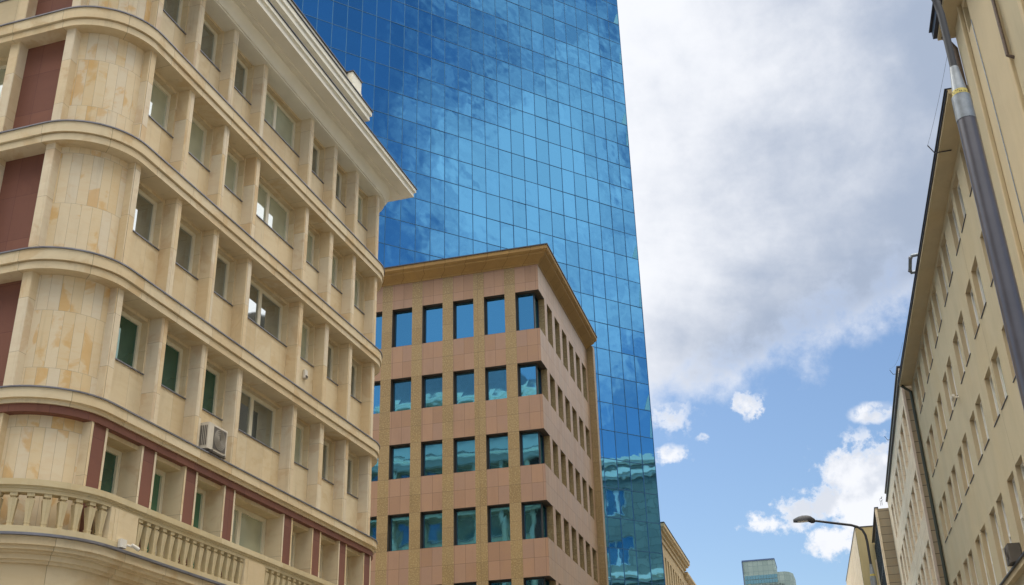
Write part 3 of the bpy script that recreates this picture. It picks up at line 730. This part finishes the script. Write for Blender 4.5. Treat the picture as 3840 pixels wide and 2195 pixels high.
wl.face([mpR(61.55, 0, -EYE), mpR(61.55, 12, -EYE), mpR(61.55, 12, 21.3), mpR(61.55, 0, 21.3)])
wl.build('wall', [M_stuc, M_reveal], SB)
b = MB(); b.box(33.0-61.4, 0, .75, 12, 0, zz(21.2)); b.build('core', M_acd, SB)
for s_ in starts:
    for k, (z0, z1) in enumerate(rowsR):
        tr = (1.45,) if k == 3 else ()
        window(SB, 'r', WW, z1-z0, (33.0-s_-WW/2, .17, z0+EYE), 0, M_white, M_gdark if (int(s_*3)+k) % 3 else M_gblind, fw=.08, fd=.11, mull=(0.0,), trans=tr, sill=None if k == 3 else .20, sill_m=M_flash, inset=.07)
b = MB(); b.box(33.0-61.32, 0, -.63, 1, zz(21.302), zz(21.46)); b.build('eave', M_stuc2, SB)
b = MB(); b.box(33.0-61.34, 0, -.68, -.635, zz(21.40), zz(21.49)); b.box(33.0-61.34, 0, -.72, 1, zz(21.492), zz(21.515)); b.build('gutter', M_flash, SB)
b = MB(); b.box(33.0-61.5, 0, -.22, 0.0, zz(7.38), zz(7.56)); b.box(33.0-61.5, 0, -.30, 0.0, zz(7.562), zz(7.61), mi=1); b.build('ledge', [M_stuc2, M_flash], SB)
b = MB()
for (sa, za), (sb, zb2) in zip([(39.6, 21.2), (39.55, 18.0), (39.2, 15.0), (39.15, 12.0), (38.9, 10.5)], [(39.55, 18.0), (39.2, 15.0), (39.15, 12.0), (38.9, 10.5), (38.9, 7.6)]):
    b.face([mpR(sa-.012, -.004, za), mpR(sa+.012, -.004, za), mpR(sb+.012, -.004, zb2), mpR(sb-.012, -.004, zb2)])
b.build('cable', plain('thin_cable', (.20, .165, .11), .8), SB)
b = MB(); b.tube([(33.0-61.1, -.55, zz(21.28)), (33.0-61.15, -.12, zz(20.9)), (33.0-61.15, -.12, .2)], .085, 10); b.build('drainpipe', plain('green_black_drainpipe', (.035, .045, .035), .5), SB, True)
# near taller section
NB = thing('stucco_building', 'taller stucco building with brown drainpipe and vertical mouldings, behind the near lamp post', 'building', nR*7.5 + drR*33.0, rotR)
wl = MB()
ops = [(27.45, 31.30, -EYE+.5, 21.9)]
facade(wl, mpR, 12.0, 33.0, -EYE, 23.45, [(30.55, 31.15, 22.2, 23.2), (27.9, 28.6, 22.2, 23.2)] + [(a, a+1.3, z, z+1.9) for a in (13.2, 16.8, 20.4) for z in (3, 6.4, 9.8, 13.2, 16.6)], .35)
wl.face([mpR(33.0, 0, -EYE), mpR(33.0, 12, -EYE), mpR(33.0, 12, 23.45), mpR(33.0, 0, 23.45)])
wl.build('wall', M_stuc2, NB)
b = MB(); b.box(.1, 21, .6, 12, 0, zz(23.4)); b.build('core', M_acd, NB)
for a in (13.2, 16.8, 20.4):
    for z in (3, 6.4, 9.8, 13.2, 16.6): window(NB, 'n', 1.3, 1.9, (33-a-.65, .22, z+EYE), 0, M_white, M_gdark, fw=.08, fd=.11, mull=(0.0,), sill=.27, sill_m=M_flash, inset=.07)
for a in (30.55, 27.9): window(NB, 'n2', .6, 1.0, (33-a-.3, .22, 22.2+EYE), 0, M_white, M_gdark, fw=.06, fd=.1, inset=.05)
for a, b_, dd, m_ in [(31.42, 32.55, .07, M_stuc), (31.30, 31.42, .13, M_stuc2), (27.10, 27.33, .16, M_stuc2), (25.2, 27.08, .07, M_stuc), (24.9, 25.18, .16, M_stuc2)]:
    q = MB(); q.cbox(33-b_, 33-a, -dd, 0.0, 0, zz(23.44), .02); q.build('pilaster', m_, NB)
b = MB(); b.box(-.02, 21, -.57, 1, zz(23.452), zz(23.62)); b.build('eave', M_stuc2, NB)
b = MB(); b.box(-.05, 21, -.70, -.572, zz(23.56), zz(23.86)); b.box(-.08, 21, -.78, 1, zz(23.862), zz(23.90)); b.build('gutter', M_flash, NB)
b = MB(); b.tube([(.14, -.40, zz(23.45)), (.16, -.32, zz(23.25)), (.14, -.13, zz(22.9)), (.14, -.13, .2)], .085, 12); b.build('drainpipe', M_rust, NB, True)
b = MB(); b.tube([(33-30.45, -.03, zz(22.2)), (33-30.3, -.03, zz(19.0)), (33-30.25, -.03, zz(14))], .016, 6); b.build('cable', M_steel, NB)
b = MB(); b.tube([(33-26.95, -.22, zz(23.4)), (33-26.95, -.22, zz(18.3)), (33-26.95, -.06, zz(18.2))], .05, 8); b.build('conduit', M_rust, NB)

def place_R(s_, d, z): return nR*(7.5+d) + drR*s_ + Vector((0, 0, z+EYE))
ac_unit('air_conditioner', 'dark grey air conditioner standing on the stucco ledge at the right edge', place_R(41.35, -.02, 7.66), rotR, .85, .62, .40, M_acd, False)
t = thing('security_camera', 'small white security camera beside a window on the stucco wall', 'camera', place_R(47.0, 0, 15.62), rotR)
b = MB(); b.tube([(0, 0, 0), (0, -.22, 0)], .035, 8); b.build('bracket', M_wht, t)
b = MB(); b.tube([(-.20, -.24, -.03), (.22, -.24, .03)], .06, 10); b.build('camera_body', M_wht, t, True)
# steel vent hoop over the eave
t = thing('vent_pipe', 'bent galvanised vent pipe looping out over the stucco building eave', 'vent pipe', place_R(46.6, -.42, 21.60), rotR)
b = MB(); b.tube([(.5, .5, .2), (.5, -.10, .3), (.48, -.42, .28), (.40, -.50, .20), (-.35, -.50, -.02), (-.50, -.44, -.06), (-.55, -.15, -.02), (-.55, .4, 0)], .075, 12); b.build('pipe', M_steel, t, True)
b = MB(); b.tube([(.44, -.47, .24), (.38, -.51, .195)], .09, 12); b.build('joint_band', M_lead, t)
b = MB(); b.tube([(-.33, -.50, -.01), (-.39, -.50, -.03)], .09, 12); b.build('joint_band', M_lead, t)
# roof-edge brackets and wires
def bracket(label, loc, rz, s=1.0):
    t = thing('wire_bracket', label, 'bracket', loc, rz)
    b = MB(); b.tube([(0, .45*s, .02), (0, -.10*s, .0)], .022*s, 6); b.build('arm', M_flash, t)
    b = MB(); b.tube([(0, -.10*s, -.02), (.02, -.30*s, .34*s)], .020*s, 6); b.build('prong', M_flash, t)
    return t
pB = place_R(36.60, -.66, 21.25)
bracket('dark forked wire bracket on the stucco eave beside the lamp post', pB, rotR)

# ================================================================ RIGHT: CREAM STONE OFFICE BUILDING
BX, BY0, BY1 = 5.78, 61.7, 89.3
CB = thing('stone_office_building', 'cream stone office building with tall narrow windows in rows, beyond the stucco building', 'office building', (BX, BY0, 0), R(-90))
# local x runs along -Y ... rotated -90: local x -> -Y world, local y -> +X world
mpB = lambda u, d, z: (BY0-u, d, z+EYE)
rowsB = [(18.35, 20.62), (14.62, 16.95), (10.9, 13.2), (7.2, 9.5), (3.5, 5.8)]
ub = [62.75+3.08*j*.52*1.0 for j in range(0)]
ub = [62.72+1.60*1.93*j for j in range(9)]
WB = 1.95
wl = MB(); ops = [(u, u+WB, z0, z1) for u in ub if u+WB < BY1-.3 for z0, z1 in rowsB]
facade(wl, mpB, BY0, BY1, -EYE, 22.5, ops, .55)
wl.build('wall', M_cream, CB)
b = MB(); b.box(-(BY1-BY0), -.02, 1.0, 14, 0, zz(22.4)); b.build('core', M_acd, CB)
b = MB(); b.box(-.0, .02, .10, 14, 0, zz(22.42)); b.build('end_wall', M_block, CB)
b = MB(); b.box(-.06, .06, -.03, .10, 0, zz(22.45)); b.build('corner_trim', M_trim, CB)
for u in ub:
    if u+WB < BY1-.3:
        for z0, z1 in rowsB: window(CB, 'b', WB, z1-z0, (BY0-u-WB/2, .38, z0+EYE), 0, M_dframe, M_gdark, fw=.07, fd=.12, mull=(0.0,), trans=(.7,), inset=.08)
b = MB(); b.box(-(BY1-BY0), .08, -.12, .3, zz(21.86), zz(21.93)); b.box(-(BY1-BY0), .10, -.10, .5, zz(22.503), zz(22.58)); b.build('roof_flashing', M_flash, CB)
bracket('small dark wire bracket on the near roof corner of the cream stone building', Vector((BX-.14, 62.8, 22.55+EYE)), R(-90), .8)
bracket('small dark wire bracket half-way along the cream stone building roof', Vector((BX-.14, 75.2, 22.5+EYE)), R(-90), .8)
# wires
def wire(label, a, b_, sag, r=.005):
    m_ = MB(); n = 16; a = Vector(a); b_ = Vector(b_)
    m_.tube([a.lerp(b_, i/n) - Vector((0, 0, sag*4*(i/n)*(1-i/n))) for i in range(n+1)], r, 5)
    return tag(m_.build('wire', M_flash), label, 'wire')
wire('thin wire running from the lamp post side down to the forked eave bracket', place_R(32.57, -.50, 22.45), pB + Vector((-.30, 0, .34)), .10)
wire('thin wire hanging in front of the sky at the cream stone building roof corner', place_R(55.5, -.75, 21.6), Vector((BX-.40, 62.8, 22.9+EYE)), .35)

# building C: grey block with dark glazing
C0 = thing('glazed_building', 'narrow building with grey-brown stone end wall and dark glazed front, past the cream stone building', 'office building', (4.84, 89.3, 0), R(-90))
b = MB(); b.box(-12.3, -.25, .14, 14, 0, zz(21.3)); b.build('core', M_block, C0)
b = MB(); b.box(-.24, 0, .12, 14, 0, zz(21.4)); b.build('end_wall', M_block, C0)
b = MB(); b.box(-.50, .05, -.06, .11, 0, zz(21.45)); b.box(-12.4, -11.7, -.06, .11, 0, zz(19.9)); b.build('corner_trim', M_cream, C0)
b = MB(); b.box(-12.4, .1, -.1, .2, zz(21.452), zz(21.52)); b.build('roof_flashing', M_flash, C0)
for i in range(9):
    for j in range(6):
        window(C0, 'c', 1.18, 3.2, (-1.15-1.22*i, .02, zz(1.2+3.3*j)), 0, M_dframe, M_ggreen, fw=.06, fd=.08, inset=.05)
# roof aerial at the meeting of B and C
t = thing('roof_aerial', 'tangle of black aerial rods on the roof edge where cream and grey buildings meet', 'aerial', (5.22, 88.6, zz(21.6)))
t.scale = (.42, .42, .42)
b = MB(); b.tube([(0, 0, -.4), (0, 0, .75), (.10, 0, .95), (.25, 0, 1.0)], .03, 6); b.tube([(.25, 0, -.3), (.3, 0, .5)], .04, 6); b.build('mast', M_flash, t)
b = MB(); b.tube([(.28, 0, .85), (.42, 0, 1.25)], .06, 6); b.tube([(.10, 0, .4), (.5, 0, .7)], .04, 6); b.build('antenna', M_black, t)

# building D: tan gable
aD = math.atan2(2.66-3.53, 24.8)
D0 = thing('gabled_building', 'tall building with blank tan side wall and cream front, behind the far lamp post', 'building', (3.53, 101.8, 0), R(-90) - aD)
mpD = lambda u, d, z: (-u, d, z+EYE)
wl = MB(); opsD = [(3.0+3.0*i, 4.6+3.0*i, 2.0+3.4*j, 4.0+3.4*j) for i in range(7) for j in range(5)]
facade(wl, mpD, 0, 25, -EYE, 22.9, opsD, .3)
wl.build('wall', M_cream, D0)
b = MB(); b.box(-25, -.01, .5, 12, 0, zz(22.8)); b.build('core', M_acd, D0)
b = MB(); b.box(-.005, .02, .02, 12, 0, zz(22.9)); b.build('side_wall', M_tan, D0)
b = MB(); b.box(-25, .05, -.04, 12, zz(22.905), zz(22.99)); b.build('roof_flashing', M_flash, D0)
for i in range(7):
    for j in range(5): window(D0, 'd', 1.6, 2.0, (-3.8-3.0*i, .2, zz(2.0+3.4*j)), 0, M_white, M_gdark, fw=.08, fd=.1, mull=(0.0,), inset=.07)
for k, (u, z) in enumerate([(5.2, 15.2), (8.2, 12.1), (8.2, 15.4), (11.2, 12.0)]):
    lab = ['higher near', 'lower near', 'higher far', 'lower far'][k]
    p = D0.matrix_basis @ Vector((-u, 0, zz(z)))
    ac_unit('air_conditioner', '%s one of the small air conditioners on the far cream building front' % lab, p, R(-90)-aD, .9, .75, .4, M_acw, False)['group'] = 'air conditioners on the far cream front'

# taller block behind the right-hand row (seen mirrored in the glass tower)
H0 = thing('courtyard_building', 'tall pale stone block mirrored in the foot of the glass tower', 'building', (13.2, 78.0, 0), R(-90))
wl = MB(); mpH = lambda u, d, z: (-u, d, z+EYE)
opsH = [(-5.0+7.8*i, -2.4+7.8*i, 3.0+5.6*j, 6.0+5.6*j) for i in range(4) for j in range(6)]
facade(wl, mpH, -8, 27, -EYE, 37.5, opsH, .5)
wl.build('wall', stone('grey_ashlar', 1.6, .9, [(0, (.20, .20, .16)), (.5, (.26, .26, .21)), (1, (.18, .19, .16))], mortar=(.07, .07, .06), mw=.03, och_amt=.0, streak=.1), H0)
b = MB(); b.box(-27, 8, .9, 12, 0, zz(37.4)); b.build('core', M_acd, H0)
for z in (12.9, 24.1, 35.4, 37.0):
    b = MB(); b.box(-27.2, 8.2, -.55, .0, zz(z), zz(z+.5)); b.box(-27.2, 8.2, -.3, -.001, zz(z-.35), zz(z-.003)); b.build('cornice', M_corn, H0)
for i in range(4):
    for j in range(6): window(H0, 'h', 2.6, 3.0, (3.7-7.8*i, .3, zz(3.0+5.6*j)), 0, M_white, M_gdark, fw=.14, fd=.12, mull=(0.0,), inset=.07)

# building behind the camera (seen mirrored in the granite building's windows)
J0 = thing('corner_building', 'tall cream building with stepped cornices, mirrored in the granite block windows', 'building', (-14.0, -12.0, 0), R(180))
wl = MB(); mpJ = lambda u, d, z: (u, d, z+EYE)
opsJ = [(1.5+3.4*i, 3.3+3.4*i, 3.0+3.7*j, 5.4+3.7*j) for i in range(9) for j in range(9)]
facade(wl, mpJ, 0, 32, -EYE, 42.6, opsJ, .45)
wl.build('wall', plain('dark_grey_render', (.10, .10, .09), .8), J0)
b = MB(); b.box(0, 32, .8, 14, 0, zz(42.5)); b.build('core', M_acd, J0)
for z, o_ in ((29.6, .3), (30.5, .45), (31.3, .65), (36.9, .35), (37.7, .6), (42.6, .9), (43.3, .5)):
    b = MB(); b.box(-.2, 32.2, -o_, .9, zz(z), zz(z+.38)); b.build('cornice', M_corn, J0)
    b = MB(); b.box(-.2, 32.2, -o_*.55, .85, zz(z-.45), zz(z-.003)); b.build('cornice', M_band, J0)
b = MB(); b.box(16, 31.5, .9, 13, zz(43.7), zz(47.5)); b.build('mansard', M_lead, J0)
for i in range(9):
    for j in range(9): window(J0, 'j', 1.8, 2.4, (2.4+3.4*i, .3, zz(3.0+3.7*j)), 0, M_white, M_gdark, fw=.12, fd=.12, mull=(0.0,), inset=.07)

# building beyond the tower on the left side of the street
L2 = thing('corniced_building', 'ochre stone building with heavy cornice, just visible beyond the foot of the glass tower', 'building', (-13.5, 101.0, 0), R(90))
mpL = lambda u, d, z: (u, d, z+EYE)
wl = MB(); opsL = [(1.0+1.75*i, 1.95+1.75*i, z0, z0+2.6) for i in range(20) for z0 in (19.6, 15.6, 11.6, 7.6, 3.6)]
facade(wl, mpL, 0, 36, -EYE, 23.2, opsL, .35)
wl.face([mpL(0, 0, -EYE), mpL(0, 12, -EYE), mpL(0, 12, 23.2), mpL(0, 0, 23.2)])
M_l2 = stucco('ochre_far_stone', (.50, .38, .21)); wl.build('wall', M_l2, L2)
b = MB(); b.box(0.01, 36, .6, 12, 0, zz(23.1)); b.build('core', M_acd, L2)
b = MB(); b.sweep([(0, 12), (0, 0), (17, 0), (17, 12)], [(-.5, zz(23.2)), (.12, zz(23.2)), (.12, zz(23.6)), (.25, zz(23.62)), (.25, zz(23.9)), (.45, zz(23.95)), (.5, zz(24.15)), (.62, zz(24.2)), (.62, zz(24.5)), (-.5, zz(24.55))]); b.build('cornice', M_l2, L2)
b = MB(); b.sweep([(17, 12), (17, 0.01), (36, 0.01), (36, 12)], [(-.5, zz(22.9)), (.15, zz(22.9)), (.45, zz(23.2)), (.45, zz(23.42)), (-.5, zz(23.5))]); b.build('cornice', M_l2, L2)
b = MB(); b.box(-.64, 17.64, -.66, 1, zz(24.56), zz(24.61)); b.build('roof_flashing', M_flash, L2)
for i in range(20):
    for z0 in (19.6, 15.6, 11.6): window(L2, 'l2', .95, 2.6, (1.475+1.75*i, .22, zz(z0)), 0, M_dframe, M_gdark, fw=.06, fd=.1, inset=.06)

# ================================================================ FAR HOTEL TOWER
HY = 750.0
def hx(px): return px*HY
HT = thing('hotel_tower', 'distant pale green-grey hotel tower with a lettered sign, low in the gap between the rows', 'tower', (-47.4, HY, 0))
def at_px(u, v, Yd):
    """world x,z (above eye) of photo pixel (3840 wide) at distance Yd along +Y"""
    q = Vector(((u-1920)/4207.3, -(v-1097.5)/4207.3, 1.0)); d = _r2*q.x + _u2*q.y + _f*q.z
    return d.x/d.y*Yd, d.z/d.y*Yd
mfar = stone('far_cladding', 3.2, 3.6, [(0, (.20, .28, .27)), (.5, (.23, .31, .30)), (1, (.26, .34, .33))], mortar=(.15, .21, .22), mw=.12, off=0, och_amt=0, streak=.1)
PX = lambda x, y: (2750+x/8.493, 2050+y/8.493)
x0, zt0 = at_px(*PX(280, 490), HY); x1, _ = at_px(*PX(1310, 490), HY); xm, zm = at_px(*PX(1350, 800), HY); x2, z2 = at_px(*PX(1700, 765), HY); x3, z3 = at_px(*PX(1860, 1232), HY)
xa, zl = at_px(*PX(360, 960), HY)
O = -47.4
fb_ = MB(); fb_.box(x0-O, x1-O, 0, 30, zz(zl)-4, zz(zt0)); fb_.build('upper_block', mfar, HT)
lb_ = MB(); lb_.prism([(x0-O, -1), (x2-O-1.5, -1), (x2-O+1.2, 1.5), (x3-O+1.5, 8), (x3-O+2.2, 30), (x0-O, 30)], 0, zz(z2)-.6); lb_.build('lower_block', mfar, HT)
mfl = plain('far_edge', (.06, .10, .22), .5)
b = MB(); b.box(x0-O-.3, x1-O+.2, -.3, 30, zz(zt0), zz(zt0)+.8); b.box(x0-O-.4, x0-O, -1.3, 0, 0, zz(zt0)); b.build('roof_edge', mfl, HT)
_, g0 = at_px(*PX(1420, 880), HY); _, g1 = at_px(*PX(1420, 1000), HY); _, g2 = at_px(*PX(1430, 1020), HY); _, g3 = at_px(*PX(1430, 1140), HY); xg, _ = at_px(*PX(1415, 1000), HY)
for a, c in ((g1, g0), (g3, g2)):
    n_ = 12; wd = (xg-x0-.6)/n_
    for i in range(n_):
        b = MB(); b.box(x0-O+.6+wd*i, x0-O+.6+wd*(i+1)-.14, -1.25, -1.01, zz(a), zz(c)); b.build('window', M_gfar, HT)
_, ls = at_px(*PX(1300, 1250), HY); xs0, _ = at_px(*PX(600, 1232), HY); xs1, _ = at_px(*PX(1660, 1200), HY)
cu = bpy.data.curves.new('sign_text', 'FONT'); cu.body = 'INTERCONTINENTAL'; cu.size = 2.6; cu.extrude = .1
tmp = bpy.data.objects.new('tmp', cu); sc.collection.objects.link(tmp); bpy.context.view_layer.update()
me = bpy.data.meshes.new_from_object(tmp); bpy.data.objects.remove(tmp)
xsz = max(v.co.x for v in me.vertices); me.materials.clear(); me.materials.append(plain('sign_letter', (.10, .13, .13), .6))
so = link('sign', me, HT, (xs0-O, -1.25, zz(ls)-.6)); so.rotation_euler = (R(90), 0, 0); kx = (xs1-xs0)/xsz; so.scale = (kx, kx*1.25, 1)
b = MB(); b.tube([(xs0-O-1.6, -1.3, zz(ls)+.6), (xs0-O-1.6, -1.1, zz(ls)+.6)], 1.1, 12); b.build('emblem', plain('tan_emblem', (.45, .33, .16), .6), HT)

# ================================================================ STREET LAMPS
def street_lamp(label, s_, perp):
    p = drR*s_ + nR*perp
    t = thing('street_lamp', label, 'street lamp', (p.x, p.y, 0), rotR, 'street lamps along the right pavement')
    z = lambda q: q + EYE
    b = MB(); b.tube([(0, 0, -.02), (0, 0, .25), (0, 0, .26), (0, 0, z(3)), (0, 0, z(6.05))], [.16, .16, .096, .092, .086], 24); b.build('lower_pole', M_pole, t, True)
    b = MB(); b.tube([(0, 0, z(5.98)), (0, 0, z(6.02)), (0, 0, z(6.25)), (0, 0, z(6.252)), (0, 0, z(6.56)), (0, 0, z(6.60))], [.090, .0905, .088, .076, .045, .040], 24); sl = b.build('sleeve', M_steel, t, True)
    b = MB(); b.tube([(0, 0, z(6.26)), (0, 0, z(6.315))], [.0785, .0725], 24, cap=False); st = b.build('sticker_band', M_yell, sl, True)
    b = MB()
    for k in range(26):                                         # rows of tiny printed marks on the yellow band
        th = -math.pi + k*2*math.pi/26 + random.uniform(-.05, .05); h0 = 6.272 + random.choice((0, .018)); rr = .0785 - (h0-6.26)*.11
        c0, s0 = math.cos(th), math.sin(th); c1, s1 = math.cos(th+.11), math.sin(th+.11); rr += .0012
        b.face([(rr*c0, rr*s0, z(h0)), (rr*c1, rr*s1, z(h0)), ((rr-.001)*c1, (rr-.001)*s1, z(h0+.011)), ((rr-.001)*c0, (rr-.001)*s0, z(h0+.011))])
    b.build('print', M_black, st)
    P = [(0, 0, z(6.58)), (0, 0, z(7.25)), (0, -.02, z(7.45)), (0, -.08, z(7.60)), (0, -.20, z(7.70)), (0, -.38, z(7.77)), (0, -.9, z(7.88)), (0, -1.42, z(7.99))]
    b = MB(); b.tube(P, [.036]*7+[.032], 14); b.build('arm', M_poledk, t, True)
    h = MB(); n = 18; rings = []
    for i, (y, w_, hi, lo) in enumerate([(-1.37, .04, .045, -.045), (-1.42, .07, .085, -.075), (-1.49, .10, .145, -.07), (-1.59, .125, .175, .005), (-1.72, .13, .18, .015), (-1.84, .115, .155, .03), (-1.93, .08, .12, .05), (-2.00, .03, .085, .065)]):
        zc_ = z(7.99); ring = []
        for k in range(n):
            q = 2*math.pi*k/n; sq = math.sin(q); ring.append((w_*math.cos(q), y, zc_ + (hi*sq if sq > 0 else -lo*sq*1.0 if 0 else (lo*(-sq)))))
        rings.append(ring)
    for a_, b2 in zip(rings, rings[1:]):
        for k in range(n): h.face([a_[k], a_[(k+1) % n], b2[(k+1) % n], b2[k]])
    h.face(rings[0]); h.face(rings[-1])
    ho = h.build('lamp_head', M_poledk, t, True)
    b = MB(); Q = [(.09*math.cos(q), -1.72+.17*math.sin(q), z(7.99)+.005) for q in [2*math.pi*i/20 for i in range(20)]]; Q2 = [(x*.7, -1.72+(y+1.72)*.8, zz_-.02) for x, y, zz_ in Q]
    for k in range(20): b.face([Q[k], Q[(k+1) % 20], Q2[(k+1) % 20], Q2[k]])
    b.face(Q2); b.build('lens', plain('frosted_lens', (.62, .60, .55), .35), ho, True)
    return t
street_lamp('tall grey lamp post with steel sleeve and yellow band, close by at the right edge', 9.78, 2.14)
street_lamp('farther lamp post whose dark arm and lamp head reach out against the white cloud', 34.1, 2.15)
